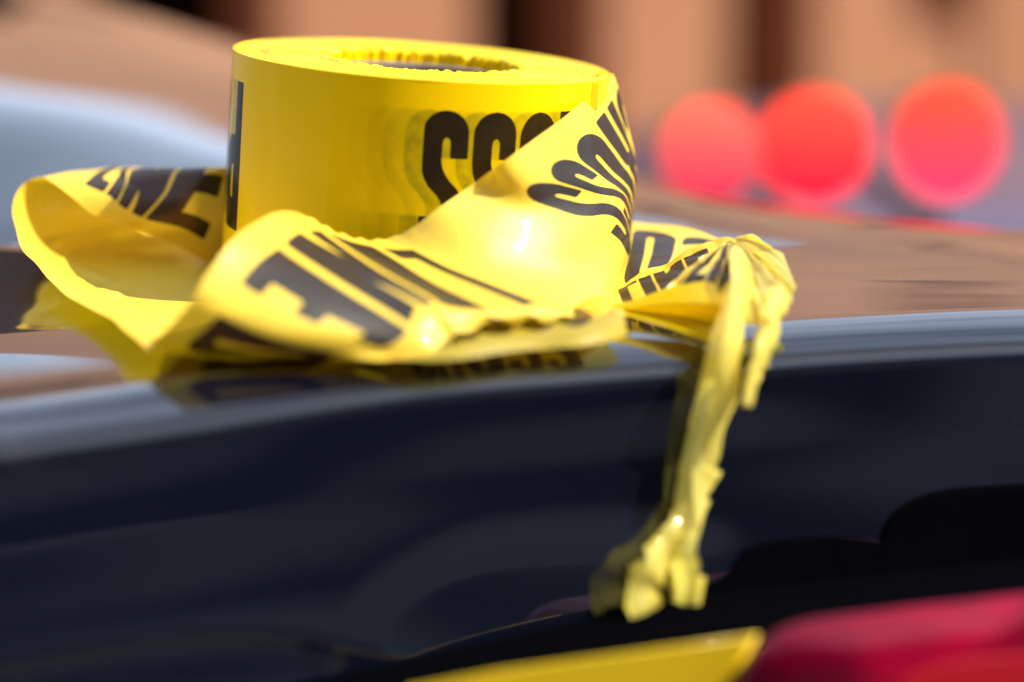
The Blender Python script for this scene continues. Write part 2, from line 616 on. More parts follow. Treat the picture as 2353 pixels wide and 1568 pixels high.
def build_car():
    us = np.concatenate([np.linspace(-.95, -.34, 40), np.linspace(-.33, .36, 231), np.linspace(.37, .85, 32)])
    # profile: (w towards the camera, z), from the foot of the rear panel up to the lip
    prof = []
    R = 0.013
    for z in np.linspace(-0.30, -R - 0.004, 170):
        prof.append((R + 0.002 + 0.10 * (-R - z) * 0.9, z))
    # slow roll-over of the lid, then a tight bend into the rear panel
    top = [(-0.024, 0.0)]
    for i in range(1, 90):
        q = i / 89.0
        ang = math.radians(1 + 14 * q / .74 if q < 0.74 else 15 + (85 - 15) * ((q - .74) / .26) ** 1.2)
        st = 0.00044
        top.append((top[-1][0] + st * math.cos(ang), top[-1][1] - st * math.sin(ang)))
    top = np.array(top)
    end = top[-1]
    prof = [(end[0], z) for z in np.linspace(-0.30, end[1] - 0.0006, 190)] + [tuple(q) for q in top[::-1]]
    PROF_END[:] = [float(end[0]), float(end[1])]
    prof = np.array(prof)
    # make the join monotone
    ws = np.concatenate([np.linspace(-0.025, -0.25, 118), np.linspace(-0.26, -1.0, 90)])
    verts = []
    for u in us:
        s = float(lip_slope(u))
        n = np.array((s, -1.0)) / math.hypot(s, 1)
        p = np.array((u, float(y_lip(u))))
        base = float(deck_z(p[0] - n[0] * .0245, p[1] - n[1] * .0245))
        for wv, z in prof:
            q = p + n * wv
            verts.append((q[0], q[1], base + z + face_relief_z(q[0], z)[0]))
            if z < PROF_END[1]:
                dw = face_relief_z(q[0], z)[1] + float(lean(u, z))
                verts[-1] = (q[0] + n[0] * dw, q[1] + n[1] * dw, base + z)
        for wv in ws:
            q = p + n * wv
            verts.append((q[0], q[1], float(deck_z(q[0], q[1]))))
    nc = len(prof) + len(ws)
    F = grid_faces(len(us), nc)
    V = np.array(verts)
    c = V[F].mean(1)
    b = np.interp(c[:, 0], _fx, _bbs)
    dc = np.interp(c[:, 0], _fx, _dcs)
    glass = (c[:, 1] > b + 0.004) & (c[:, 0] < 0.03 - 0.45 * (c[:, 1] - .95)) & (c[:, 1] < dc + 0.35)
    for nm, sel, mat in (('boot_lid', ~glass, M_PAINT), ('rear_window', glass, M_GLASS)):
        f = F[sel]
        used, inv = np.unique(f, return_inverse=True)
        mesh_obj(nm, V[used], inv.reshape(f.shape), mat, car)
    return


def dist_poly(x, z, pts):
    d = 1e9
    side = 0
    for (ax, az), (bx_, bz) in zip(pts[:-1], pts[1:]):
        ex, ez = bx_ - ax, bz - az
        h = min(1, max(0, ((x - ax) * ex + (z - az) * ez) / (ex * ex + ez * ez)))
        qx, qz = ax + ex * h, az + ez * h
        dd = math.hypot(x - qx, z - qz)
        if dd < d:
            d = dd
            side = 1 if (ex * (z - az) - ez * (x - ax)) > 0 else -1
    return d, side


def fpx(px, py, d=.715):
    p = W(px, py, d)
    return (p[0], p[2])


_c1 = [fpx(*q) for q in ((-500, 1330), (0, 1325), (300, 1325), (520, 1345), (700, 1395), (800, 1440), (950, 1530), (1200, 1700), (1500, 1900))]
_c1 = [tuple(q) for q in catmull(_c1, 50)]
_c2 = [fpx(*q) for q in ((680, 1440), (760, 1390), (900, 1300), (1100, 1255), (1400, 1262), (1700, 1300), (2000, 1350), (2400, 1380), (2900, 1400))]
_c2 = [tuple(q) for q in catmull(_c2, 50)]


def face_relief_z(x, z):
    """(dz, dw): relief of the rear panel: two styling lines that meet in an X"""
    if z > -0.014:
        return 0.0, 0.0
    x = float(x)
    d, s = dist_poly(x, z, _c1)
    sd = -d * s * 1000                       # mm, positive below the first line
    k1 = 1 - min(1, max(0, (x - fpx(700, 1395)[0] + .004) / 0.02)) * .7
    h = 0.0006 * k1 * (math.exp(-max(0.0, -sd) / 8.0) if sd < 0 else math.exp(-(sd / 4.0) ** 2) * 1.9 - 0.9)
    d2, s2 = dist_poly(x, z, _c2)
    sd2 = -d2 * s2 * 1000
    k = min(1, max(0, (x - _c2[0][0]) / 0.02))
    h += 0.0011 * k * (1 - sstep(0.03, 0.08, x)) / (1 + math.exp(-max(-40, min(40, sd2 / 2.2))))
    fade = min(1, (-0.014 - z) / 0.02)
    h += 0.0004 * math.sin(x * 17 + 1.0) * math.sin(z * 60)
    return 0.0, h * fade


build_car()


def panel_w(x, z):
    return PROF_END[0] + lean(x, z)


def on_panel(px, py, off=0.003):
    """point of the rear panel on the line of sight (px, py), off metres proud of it"""
    lo, hi = 0.4, 0.95
    for _ in range(40):
        y = (lo + hi) / 2
        p = W(px, py, y)
        s = float(lip_slope(p[0]))
        n = np.array((s, -1.0)) / math.hypot(s, 1)
        d = (p[:2] - np.array((p[0], float(y_lip(p[0]))))) @ n
        if d > panel_w(p[0], p[2] - ZD) + off:
            lo = y
        else:
            hi = y
    return W(px, py, (lo + hi) / 2)


def plate(name, outline, off, thick, mat, parent, n=1, bulge=0.0):
    """a solid piece set on the rear panel, its outline given in sight lines"""
    P = catmull(np.array(outline + [outline[0]], float), len(outline) * 8)[:-1] if n else np.array(outline, float)
    c = P.mean(0)
    rings = []
    verts, faces = [], []
    fr = [1.0, 0.97, 0.9, 0.75, 0.5, 0.25]
    m = len(P)
    for k, f in enumerate(fr):
        for q in P:
            pp = c + (q - c) * f
            h = 0.0 if k == 0 else thick + bulge * (1 - f ** 2)
            verts.append(on_panel(pp[0], pp[1], off + h))
    verts.append(on_panel(c[0], c[1], off + thick + bulge))
    back = len(verts)
    for q in P:
        verts.append(on_panel(q[0], q[1], off - 0.004))
    for k in range(len(fr) - 1):
        for i in range(m):
            j = (i + 1) % m
            faces.append((k * m + i, k * m + j, (k + 1) * m + j, (k + 1) * m + i))
    k = len(fr) - 1
    for i in range(m):
        faces.append((k * m + i, k * m + (i + 1) % m, len(fr) * m))
        faces.append((back + i, back + (i + 1) % m, (i + 1) % m, i))
    return mesh_obj(name, verts, faces, mat, parent)


plate('black_trim', [(1380, 1400), (1640, 1335), (1730, 1255), (1900, 1232), (2070, 1245), (2050, 1185), (2150, 1130), (2350, 1112),
                     (2700, 1100), (2750, 1400), (2353, 1430), (1850, 1520), (1700, 1530), (1450, 1530)], 0.0012, 0.001, M_TRIM, car)


def lens_material():
    m, t, b, out = new_mat('red_lens')
    tc = N(t, 'ShaderNodeTexCoord')
    wv = N(t, 'ShaderNodeTexNoise', Scale=22.0, Detail=1.0)
    t.links.new(tc.outputs['Object'], wv.inputs['Vector'])
    r = N(t, 'ShaderNodeValToRGB')
    r.color_ramp.elements[0].position = 0.35
    r.color_ramp.elements[0].color = (0.12, 0.0, 0.010, 1)
    r.color_ramp.elements[1].position = 0.7
    r.color_ramp.elements[1].color = (0.50, 0.0, 0.03, 1)
    t.links.new(wv.outputs['Fac'], r.inputs[0])
    t.links.new(r.outputs[0], b.inputs['Base Color'])
    b.inputs['Roughness'].default_value = 0.25
    b.inputs['Coat Weight'].default_value = 0.15
    b.inputs['Specular IOR Level'].default_value = 0.2
    return m


M_LENS = lens_material()
M_LENS2 = simple('bright_red_lens', (0.42, 0.002, 0.008), 0.4, 0.1, 0.1, 40.0)


def block(name, outline, yf, depth, mat, parent, bulge=0.0, smooth=True):
    """solid piece with its face at distance yf(px, py) and its back depth metres behind"""
    P = catmull(np.array(outline + [outline[0]], float), len(outline) * 8)[:-1] if smooth else np.array(outline, float)
    c = P.mean(0)
    m = len(P)
    fr = [1.0, 0.985, 0.95, 0.85, 0.65, 0.35]
    verts, faces = [], []
    for k, f in enumerate(fr):
        for q in P:
            pp = c + (q - c) * f
            verts.append(W(pp[0], pp[1], yf(*pp) + (0.004 if k == 0 else 0.0) - bulge * (1 - f ** 3)))
    verts.append(W(c[0], c[1], yf(*c) - bulge))
    cc = len(verts) - 1
    for q in P:
        v_ = W(q[0], q[1], yf(*q) + 0.004)
        v2_ = W(q[0], q[1], yf(*q) + 0.004 + depth)
        verts.append((v2_[0], v2_[1], min(v2_[2], v_[2])))
    for k in range(len(fr) - 1):
        for i in range(m):
            j = (i + 1) % m
            faces.append((k * m + i, k * m + j, (k + 1) * m + j, (k + 1) * m + i))
    for i in range(m):
        j = (i + 1) % m
        faces.append(((len(fr) - 1) * m + i, (len(fr) - 1) * m + j, cc))
        faces.append((cc + 1 + i, cc + 1 + j, j, i))
    return mesh_obj(name, verts, faces, mat, parent)


yl = lambda px, py: 0.648 + (px - 1700) * 0.00002
tl = block('tail_light', [(1660, 1680), (1695, 1560), (1745, 1482), (1830, 1434), (2000, 1408), (2353, 1367), (2700, 1330), (2750, 1700), (2200, 1900), (1700, 1850)],
           yl, 0.06, M_LENS, car, bulge=0.010)
block('lamp_segment', [(2060, 1570), (2150, 1528), (2300, 1510), (2500, 1500), (2600, 1650), (2300, 1700), (2080, 1650)], lambda px, py: yl(px, py) - 0.0105, 0.006, M_LENS2, tl)
# bumper ledge and the yellow band along its edge
ledge_v = []
_bpx = np.linspace(-900, 2900, 60)
_bpy = np.interp(_bpx, [-900, 0, 940, 1400, 1745, 2900], [1880, 1740, 1574, 1504, 1458, 1330])
for px_, py_ in zip(_bpx, _bpy):
    f_ = W(px_, py_, .668)
    k_ = W(px_, py_ - 50, .716)
    ledge_v += [(k_[0], k_[1] + .03, k_[2] - .002), tuple(f_ + np.array((0, .004, .0))), tuple(f_ + np.array((0, 0, -.003))), tuple(f_ + np.array((0, -.012, -.06))), tuple(f_ + np.array((0, 0.06, -.12)))]
mesh_obj('bumper_ledge', ledge_v, grid_faces(len(_bpx), 5), M_TRIM, car)
block('reflective_stripe', [(935, 1580), (1150, 1540), (1400, 1506), (1745, 1458), (1690, 1560), (1640, 1680), (1200, 1720), (900, 1760)], lambda px, py: 0.664 - (py - 1458) * .000012, 0.003, M_YSTRIPE, car, smooth=False)

# lower body of the car down to the street: bumper and flanks
M_BODY = M_PAINT
bumper_v = []
ub = np.linspace(-.95, .85, 60)
for u in ub:
    s = float(lip_slope(u))
    n = np.array((s, -1.0)) / math.hypot(s, 1)
    p = np.array((u, float(y_lip(u))))
    for wv, z in ((0.02, -0.302), (0.07, -0.305), (0.10, -0.33), (0.105, -0.45), (0.09, -0.60), (0.03, -0.72), (-0.9, -0.74)):
        q = p + n * wv
        bumper_v.append((q[0], q[1], z))
mesh_obj('bumper', bumper_v, grid_faces(len(ub), 7), M_PAINT, car)

# ------------------------------------------------------------------ the roll of tape
tape = thing('barrier_tape_roll', 'yellow and black barrier tape roll standing on navy car boot, its end pulled loose', 'barrier tape', (-0.0424, 0.9, -0.003))
RC = np.array((-0.0395, 0.9, 0.0022))
RR, RI, RH = 0.0708, 0.0365, 0.0755
TILT = math.radians(4.3)
AX = np.array((math.sin(TILT), 0, math.cos(TILT)))
EX = np.array((math.cos(TILT), 0, -math.sin(TILT)))
EY = np.array((0, 1.0, 0))


def cyl(phi, r, h):
    """phi = 0 faces the camera, positive to the right"""
    phi, r, h = np.broadcast_arrays(phi, r, h)
    return RC + EX * (r * np.sin(phi))[..., None] + EY * (-r * np.cos(phi))[..., None] + AX * h[..., None]


G_S_EDGE = 0.0                           # last S ends at message coordinate 0
PHI0 = math.radians(3.3)


def build_roll():
    nphi, nh = 760, 128
    phi = np.linspace(-math.pi, math.pi, nphi, endpoint=False)
    h = np.linspace(RH, 0, nh)
    PH, HH = np.meshgrid(phi, h, indexing='ij')
    V = cyl(PH, RR + 0.00012 * np.sin(PH * 9 + 1) * np.sin(HH * 60), HH)
    g = -(PH - PHI0) * RR * 1000.0
    t = 76 * (1 - HH / RH)
    # the last S ends (far edge) at g = 0 -> letters lie at negative g = to the right of phi0
    ink = ink_at(g, t)
    gh = np.zeros_like(g)
    for k, a in enumerate((.50, .20, .10, .05, .03)):
        d = ink_at(g - 6.1 * (k + 1), t + 0.1 * k)
        if k:
            d = np.minimum(d, np.minimum(ink_at(g - 6.1 * (k + 1) - 1.6, t), ink_at(g - 6.1 * (k + 1) + 1.6, t)) + 0.2)
        d2 = np.clip(0.5 - d / (0.5 + 0.35 * k), 0, 1)
        gh = 1 - (1 - gh) * (1 - a * d2)
    verts = [V.reshape(-1, 3)]
    faces = [grid_faces(nphi, nh, 0, wrap=True)]
    inks = [ink.ravel()]
    ghs = [gh.ravel()]
    off = nphi * nh
    # top annulus made of the edges of the wound layers, then the crumpled inner wall
    rr = np.concatenate([np.linspace(RR, RI + .001, 150), np.full(44, RI)])
    nr = len(rr)
    wall = np.arange(nr) - 150
    ring = np.cumsum(rng.normal(0, 1, 150)) * 0.00004
    ring -= np.linspace(ring[0], ring[-1], 150)
    ring += rng.normal(0, 0.00010, 150)
    PH, JJ = np.meshgrid(phi, np.arange(nr), indexing='ij')
    R = rr[JJ]
    H = np.full(R.shape, RH)
    q = np.clip((RR - R) / (RR - RI), 0, 1)
    top = JJ < 150
    H = H + np.where(top, ring[np.minimum(JJ, 149)], 0)
    flat = [noise.noise(Vector((math.sin(a) * 3.2, math.cos(a) * 3.2, b * 40))) for a, b in zip(PH.ravel()[::1], (R * 8).ravel())]
    nzv = np.array(flat).reshape(R.shape)
    H = H + nzv * 0.0006 * q ** 2 * top
    # fraying near the bore
    fr = np.array([noise.noise(Vector((math.sin(a) * 14, math.cos(a) * 14, 3))) for a in phi])
    fr2 = np.array([noise.noise(Vector((math.sin(a) * 40, math.cos(a) * 40, 9))) for a in phi])
    H = H + ((fr * 0.0014 + fr2 * 0.0005)[:, None] * np.clip((q - .86) / .14, 0, 1) * top)
    H[:, 150:] = (RH + (fr * 0.0014 + fr2 * 0.0005)[:, None]) * (1 - (wall[None, 150:] / 43.0) * 0.99)
    pl = np.array([noise.noise(Vector((math.sin(a) * 7, math.cos(a) * 7, 5))) for a in phi])
    pl2 = np.array([noise.noise(Vector((math.sin(a) * 22, math.cos(a) * 22, 7))) for a in phi])
    dep = np.clip(wall[None, :] / 10.0, 0, 1)
    R = R + (pl * 0.0022 + pl2 * 0.0012)[:, None] * np.clip((q - .8) / .2, 0, 1)
    V2 = cyl(PH, R, H)
    verts.append(V2.reshape(-1, 3))
    faces.append(grid_faces(nphi, nr, off, wrap=True)[:, ::1])
    inks.append(np.full(V2.shape[0] * V2.shape[1], 3.0))
    gg = (0.10 + 0.34 * np.abs(rng.normal(0, 1, nr))) * (np.arange(nr) < 150) + 0.12 * (np.arange(nr) >= 150)
    g2 = np.tile(gg[None, :], (nphi, 1))
    patch = np.array([[noise.noise(Vector((math.sin(a) * 2.2, math.cos(a) * 2.2, j * 0.13))) for j in range(nr)] for a in phi[::8]])
    patch = np.repeat(patch, 8, axis=0)[:nphi]
    patch = np.apply_along_axis(lambda c_: np.convolve(np.r_[c_[-8:], c_, c_[:8]], np.ones(17) / 17, mode='valid'), 0, patch)
    ghs.append(np.clip(g2 * (1 + 2.2 * patch), 0.02, .85).ravel())
    o = mesh_obj('wound_roll', np.vstack(verts), np.vstack(faces), M_ROLL, tape)
    attr(o, 'ink', np.concatenate(inks))
    attr(o, 'ghost', np.concatenate(ghs))
    return o


build_roll()


def build_core():
    nphi = 96
    phi = np.linspace(-math.pi, math.pi, nphi, endpoint=False)
    prof_ = [(0.0362, RH - .0052), (0.0356, RH - .0048), (0.0334, RH - .0048), (0.0330, RH - .0053), (0.0330, 0.001), (0.0362, 0.001)]
    V = np.array([cyl(phi, rr_, hh_) for rr_, hh_ in prof_]).swapaxes(0, 1)
    mesh_obj('core', V.reshape(-1, 3), grid_faces(nphi, len(prof_), wrap=True), simple('grey_cardboard', (0.20, 0.155, 0.12), 0.9, 0, 0.25, 90.0, 0.1, 0.3), tape, smooth=False)


build_core()

# layer that leaves the roll on the right and folds over
phs = np.radians([63, 68])
rows = []
for ph in phs:
    r = []
    for t_ in (0, 25, 50, 76):
        p = cyl(ph, RR + 0.0003, RH * (1 - t_ / 76.0))
        r.append((t_, p[0], p[1], p[2], 0))
    rows.append(r)
rows.append([(0, 1378, 164, .893), (25, 1400, 300, .895), (50, 1420, 480, .895), (76, 1425, 640, .895)])
rows.append([(0, 1409, 171, .905), (25, 1440, 300, .905), (50, 1455, 420, .905), (76, 1432, 640, .905)])
# rows given as 3-D points carry five entries
ribbon('loose_layer', rows, M_GLOW, tape, gs=[-(phs[0] - PHI0) * 70.8, -(phs[1] - PHI0) * 70.8, -100, -112], inkw=[1, 1, 0, 0], wr=0.0)

# the broad sheet in front of the roll, then the front fold
EDG = []


def wavy(B, xr, t):
    # lower edge of the sheet ripples like a stretched hem
    k = np.clip((t - 60) / 16.0, 0, 1)[None, :] ** 1.5
    am = np.clip((xr - 6) / 2.0, 0, 1) * np.clip((12.5 - xr) / 2, 0, 1)
    ph = np.cumsum(np.full(len(xr), 0.0008)) * 380
    B[..., 2] += (np.sin(ph + 0.8 * np.sin(ph * .37)) * am)[:, None] * k * 0.0010
    # upper edge, tiny nicks
    k2 = np.clip((5 - t) / 5.0, 0, 1)[None, :] ** 1.5
    am2 = np.clip((xr - 7) / 2.0, 0, 1) * np.clip((11.5 - xr) / 1, 0, 1)
    B[..., 2] += (np.sin(ph * 1.7) * am2)[:, None] * k2 * 0.0005
    return B


gR = -(70.0)
rows = [
    [(0, 1409, 170, .906), (14, 1424, 215, .905), (30, 1441, 285, .905), (50, 1461, 372, .905), (76, 1452, 470, .915)],
    [(0, 1360, 213, .874), (11, 1392, 262, .880), (30, 1440, 345, .893), (45, 1463, 400, .898), (60, 1456, 480, .905), (76, 1440, 560, .912)],
    [(0, 1300, 266, .844), (11, 1338, 322, .850), (30, 1405, 395, .869), (45, 1448, 440, .884), (60, 1453, 510, .897), (76, 1435, 590, .905)],
    [(0, 1225, 322, .826), (11, 1278, 380, .831), (30, 1370, 425, .848), (45, 1430, 462, .867), (60, 1449, 530, .885), (76, 1435, 620, .90)],
    [(0, 1160, 370, .816), (11, 1222, 432, .820), (30, 1335, 465, .838), (45, 1410, 500, .852), (60, 1445, 560, .875), (76, 1432, 650, .89)],
    [(0, 1085, 424, .819), (18, 1195, 500, .816), (38, 1315, 560, .822), (58, 1415, 600, .845), (76, 1434, 670, .865)],
    [(0, 1005, 480, .812), (18, 1120, 560, .804), (38, 1250, 625, .805), (58, 1370, 670, .812), (76, 1424, 702, .825)],
    [(0, 945, 526, .812), (18, 1050, 600, .798), (38, 1170, 660, .788), (58, 1290, 705, .785), (76, 1380, 726, .787)],
    [(0, 890, 548, .815), (11, 938, 578, .805), (38, 1085, 640, .783), (66, 1240, 702, .766), (76, 1290, 732, .766)],
    [(0, 830, 548, .816), (11, 880, 572, .806), (38, 1020, 650, .778), (66, 1165, 715, .757), (76, 1205, 738, .758)],
    [(0, 770, 530, .815), (11, 815, 558, .806), (38, 940, 640, .776), (66, 1075, 715, .752), (76, 1120, 744, .752)],
    [(0, 715, 500, .810), (11, 745, 535, .802), (38, 868, 618, .770), (66, 1010, 705, .748), (76, 1058, 765, .744)],
    [(0, 650, 487, .788), (11, 690, 540, .784), (38, 815, 625, .764), (66, 962, 715, .745), (76, 1020, 785, .741)],
    [(0, 595, 508, .772), (11, 650, 570, .767), (38, 785, 660, .750), (66, 945, 760, .738), (76, 1000, 805, .736)],
    [(0, 535, 553, .751), (11, 592, 612, .747), (38, 740, 705, .738), (66, 915, 790, .735), (76, 975, 818, .734)],
    [(0, 478, 628, .739), (11, 540, 678, .736), (38, 680, 752, .731), (66, 860, 808, .734), (76, 930, 824, .733)],
    [(0, 430, 705, .735), (11, 495, 742, .733), (38, 620, 790, .731), (66, 780, 818, .733), (76, 860, 828, .732)],
    [(0, 345, 803, .744), (11, 425, 806, .742), (38, 580, 815, .740), (66, 760, 824, .738), (76, 820, 828, .738)],
    [(0, 420, 808, .765), (11, 480, 806, .762), (38, 620, 800, .762), (66, 780, 800, .765), (76, 840, 795, .77)],
]
gk = [(0, G('R', 0, .5) - PERIOD - 18), (1, G('R', 0, .6) - PERIOD), (2, G('O', -1, .5) - PERIOD), (3, G('S', 0, .5) - PERIOD), (4, G('S', 1, .5) - PERIOD),
      (4.9, 10), (6, 40), (7.4, 76), (7.401, G('L', 1, -.3)), (8, G('L', 1, .2)), (9, G('L', 1, 1.0)), (10, G('I', 1, .5)), (11, G('N', 0, -.05)),
      (12, G('N', 0, .7)), (13, G('N', 0, 1.08)), (14, G('E', 1, .3)), (15, G('E', 1, 1) + 5), (16, G('D', 0, .15)), (17, G('D', 0, .85)), (18, G('O', 1, .5))]
ribbon('peeled_sheet', rows, M_TAPE, tape, gs=[q[1] for q in gk], gidx=[q[0] for q in gk], wr=0.0004, wr_scale=45, seed=3, deck_min=0.0004, post=wavy)


def crinkle(B, xr, t):
    C = wrinkle(wrinkle(B, 0.0016, 60, 2.0, (1, 1, 1), 'facet'), 0.0004, 190, 6.0, (1, 1, 1), 'facet')
    k = (np.clip(1.4 - np.abs(xr - 3) / 2.6, 0, 1)[:, None] * np.clip((t - 6) / 20, 0, 1)[None, :])[..., None]
    return B * (1 - k) + C * k


# the loop on the left: lies on the lid, curls up and comes back towards the camera
rows = [
    [(0, 345, 806, .742), (25, 470, 812, .748), (50, 600, 812, .752), (76, 730, 810, .757)],
    [(0, 300, 770, .758), (25, 430, 785, .770), (50, 560, 780, .780), (76, 680, 770, .790)],
    [(0, 250, 728, .784), (25, 380, 742, .797), (50, 510, 735, .812), (76, 640, 725, .825)],
    [(0, 153, 679, 0.818), (25, 290, 700, 0.835), (50, 420, 690, 0.855), (76, 560, 678, 0.873)],
    [(0, 85, 612, 0.848), (25, 230, 655, 0.865), (50, 380, 652, 0.880), (76, 520, 640, 0.898)],
    [(0, 50, 570, 0.868), (25, 190, 620, 0.890), (50, 340, 622, 0.902), (76, 500, 610, 0.918)],
    [(0, 31, 500, 0.892), (25, 130, 570, 0.923), (50, 300, 580, 0.935), (76, 470, 578, 0.945)],
    [(0, 36, 445, 0.908), (25, 110, 500, 0.945), (50, 270, 520, 0.962), (76, 450, 530, 0.970)],
    [(0, 60, 414, 0.916), (25, 140, 430, 0.952), (50, 280, 445, 0.975), (76, 450, 455, 0.985)],
    [(0, 95, 404, 0.916), (25, 165, 399, 0.942), (50, 290, 400, 0.970), (76, 450, 405, 0.985)],
    [(0, 125, 419, 0.912), (12, 165, 400, 0.922), (30, 215, 394, 0.942), (50, 330, 392, 0.960), (76, 470, 395, 0.980)],
    [(0, 165, 452, 0.908), (12, 205, 422, 0.914), (30, 250, 391, 0.930), (50, 330, 388, 0.950), (76, 470, 400, 0.975)],
    [(0, 215, 494, 0.906), (12, 258, 446, 0.909), (30, 278, 410, 0.918), (45, 295, 387, 0.930), (76, 400, 420, 0.965)],
    [(0, 262, 508, 0.906), (12, 288, 472, 0.906), (30, 308, 432, 0.910), (50, 330, 386, 0.925), (76, 420, 420, 0.960)],
    [(0, 318, 525, 0.906), (12, 345, 500, 0.904), (30, 392, 445, 0.907), (50, 430, 383, 0.920), (76, 500, 420, 0.955)],
    [(0, 400, 560, 0.908), (12, 430, 520, 0.906), (30, 465, 455, 0.910), (50, 505, 380, 0.920), (76, 560, 420, 0.950)],
    [(0, 480, 605, 0.915), (12, 500, 560, 0.915), (30, 530, 480, 0.918), (50, 560, 385, 0.930), (76, 620, 430, 0.960)],
    [(0, 560, 640, 0.930), (12, 580, 590, 0.930), (30, 600, 500, 0.930), (50, 640, 400, 0.940), (76, 700, 440, 0.970)],
]
n_ = len(rows)
gs = [0] * 10 + [G('L', 1, .2) - 10, G('L', 1, .2), G('I', 1, .4), G('N', 0, .2), G('N', 0, .9) + 5, G('E', 1, .7), G('E', 1, 1.2), G('D', 0, .3)]
ribbon('curled_loop', rows, M_TAPE, tape, gs=gs, inkw=[0] * 11 + [0.6] + [1] * 6, wr=0.0012, wr_scale=42, seed=8, deck_min=0.0004, post=crinkle)

# the layer that lies on the lid under the sheet, print showing along its edge
rows = []
for k, (xx, yn, yt) in enumerate(((900, 826, 822), (950, 827, 812), (1000, 828, 800), (1060, 825, 787), (1130, 816, 770), (1200, 806, 762), (1260, 800, 754), (1330, 797, 744), (1390, 787, 730), (1442, 770, 716))):
    y0 = WZ(xx, yn, 0.0)[1]
    rows.append([(0, xx, yn, y0), (5, xx - 3, yn - 22, y0 + .003), (11, xx - 8, yt, y0 + .010), (30, xx - 40, yt - 22, y0 + .028), (76, xx - 90, yt - 60, y0 + .07)])
ribbon('under_layer', rows, M_THIN, tape, gs=[G('C', 1, -.9) - PERIOD, G('C', 1, -.4) - PERIOD, G('C', 1, .2) - PERIOD, G('R', 0, .3) - PERIOD, G('O', -1, .2) - PERIOD, G('O', -1, 1) - PERIOD, G('S', 0, .6) - PERIOD, G('S', 1, .4) - PERIOD, G('S', 1, 1.1) - PERIOD, 8],
       wr=0.0006, wr_scale=60, seed=21, deck_min=0.0004)

# crumpled part on the right
rows = [
    [(0, 1420, 500, .935), (20, 1425, 535, .91), (50, 1410, 620, .87), (76, 1400, 700, .825)],
    [(0, 1480, 510, .93), (20, 1475, 545, .905), (50, 1460, 620, .865), (76, 1440, 690, .83)],
    [(0, 1545, 520, .925), (20, 1540, 550, .90), (50, 1525, 600, .87), (76, 1500, 640, .85)],
    [(0, 1615, 540, .915), (20, 1610, 555, .90), (50, 1600, 580, .88), (76, 1580, 600, .865)],
    [(0, 1680, 556, .90), (20, 1680, 560, .89), (50, 1680, 570, .88), (76, 1670, 580, .87)],
]
ribbon('back_layer', rows, M_TAPE, tape, gs=[-60, -48, -38, -30, -20], wr=0.0012, wr_scale=55, seed=33, deck_min=0.0004)

rows = [
    [(0, 1400, 668, .842), (25, 1408, 680, .83), (50, 1412, 692, .82), (76, 1416, 702, .810)],
    [(0, 1427, 654, .845), (25, 1435, 672, .832), (50, 1442, 688, .82), (76, 1448, 700, .808)],
    [(0, 1480, 625, .848), (25, 1488, 645, .835), (50, 1498, 665, .82), (76, 1508, 684, .806)],
    [(0, 1540, 596, .848), (25, 1550, 618, .834), (50, 1562, 642, .82), (76, 1575, 668, .804)],
    [(0, 1605, 568, .845), (25, 1615, 592, .832), (50, 1628, 620, .818), (76, 1640, 650, .802)],
    [(0, 1668, 550, .840), (25, 1672, 570, .832), (50, 1680, 600, .818), (76, 1690, 640, .802)],
    [(0, 1700, 552, .834), (25, 1702, 575, .824), (50, 1706, 600, .812), (76, 1712, 640, .80)],
]
ribbon('crumpled_strip', rows, M_TAPE, tape, gs=[180, 190, 206, 222, 238, 255, 266], tmax=62, wr=0.0014, wr_scale=75, seed=5, deck_min=0.0004,
       post=lambda B, xr, t: wrinkle(B, .0010, 110, 4.0, (1, 1, 1), 'facet'))
rows = [
    [(0, 1405, 698, .806), (25, 1408, 704, .800), (50, 1412, 712, .795), (76, 1420, 722, .79)],
    [(0, 1440, 694, .804), (20, 1445, 706, .796), (45, 1452, 716, .796), (76, 1465, 732, .786)],
    [(0, 1500, 676, .800), (20, 1512, 702, .788), (45, 1525, 722, .794), (76, 1540, 752, .776)],
    [(0, 1560, 660, .796), (20, 1572, 700, .780), (45, 1588, 732, .790), (76, 1605, 776, .766)],
    [(0, 1620, 650, .792), (20, 1630, 700, .774), (45, 1640, 740, .784), (76, 1650, 796, .758)],
    [(0, 1680, 660, .788), (20, 1686, 705, .772), (45, 1692, 740, .778), (76, 1694, 790, .760)],
]
ribbon('turned_under_strip', rows, M_GLOW, tape, gs=[0, 10, 20, 30, 40, 50], inkw=[0] * 6, wr=0.0008, wr_scale=60, seed=9, deck_min=0.0004)


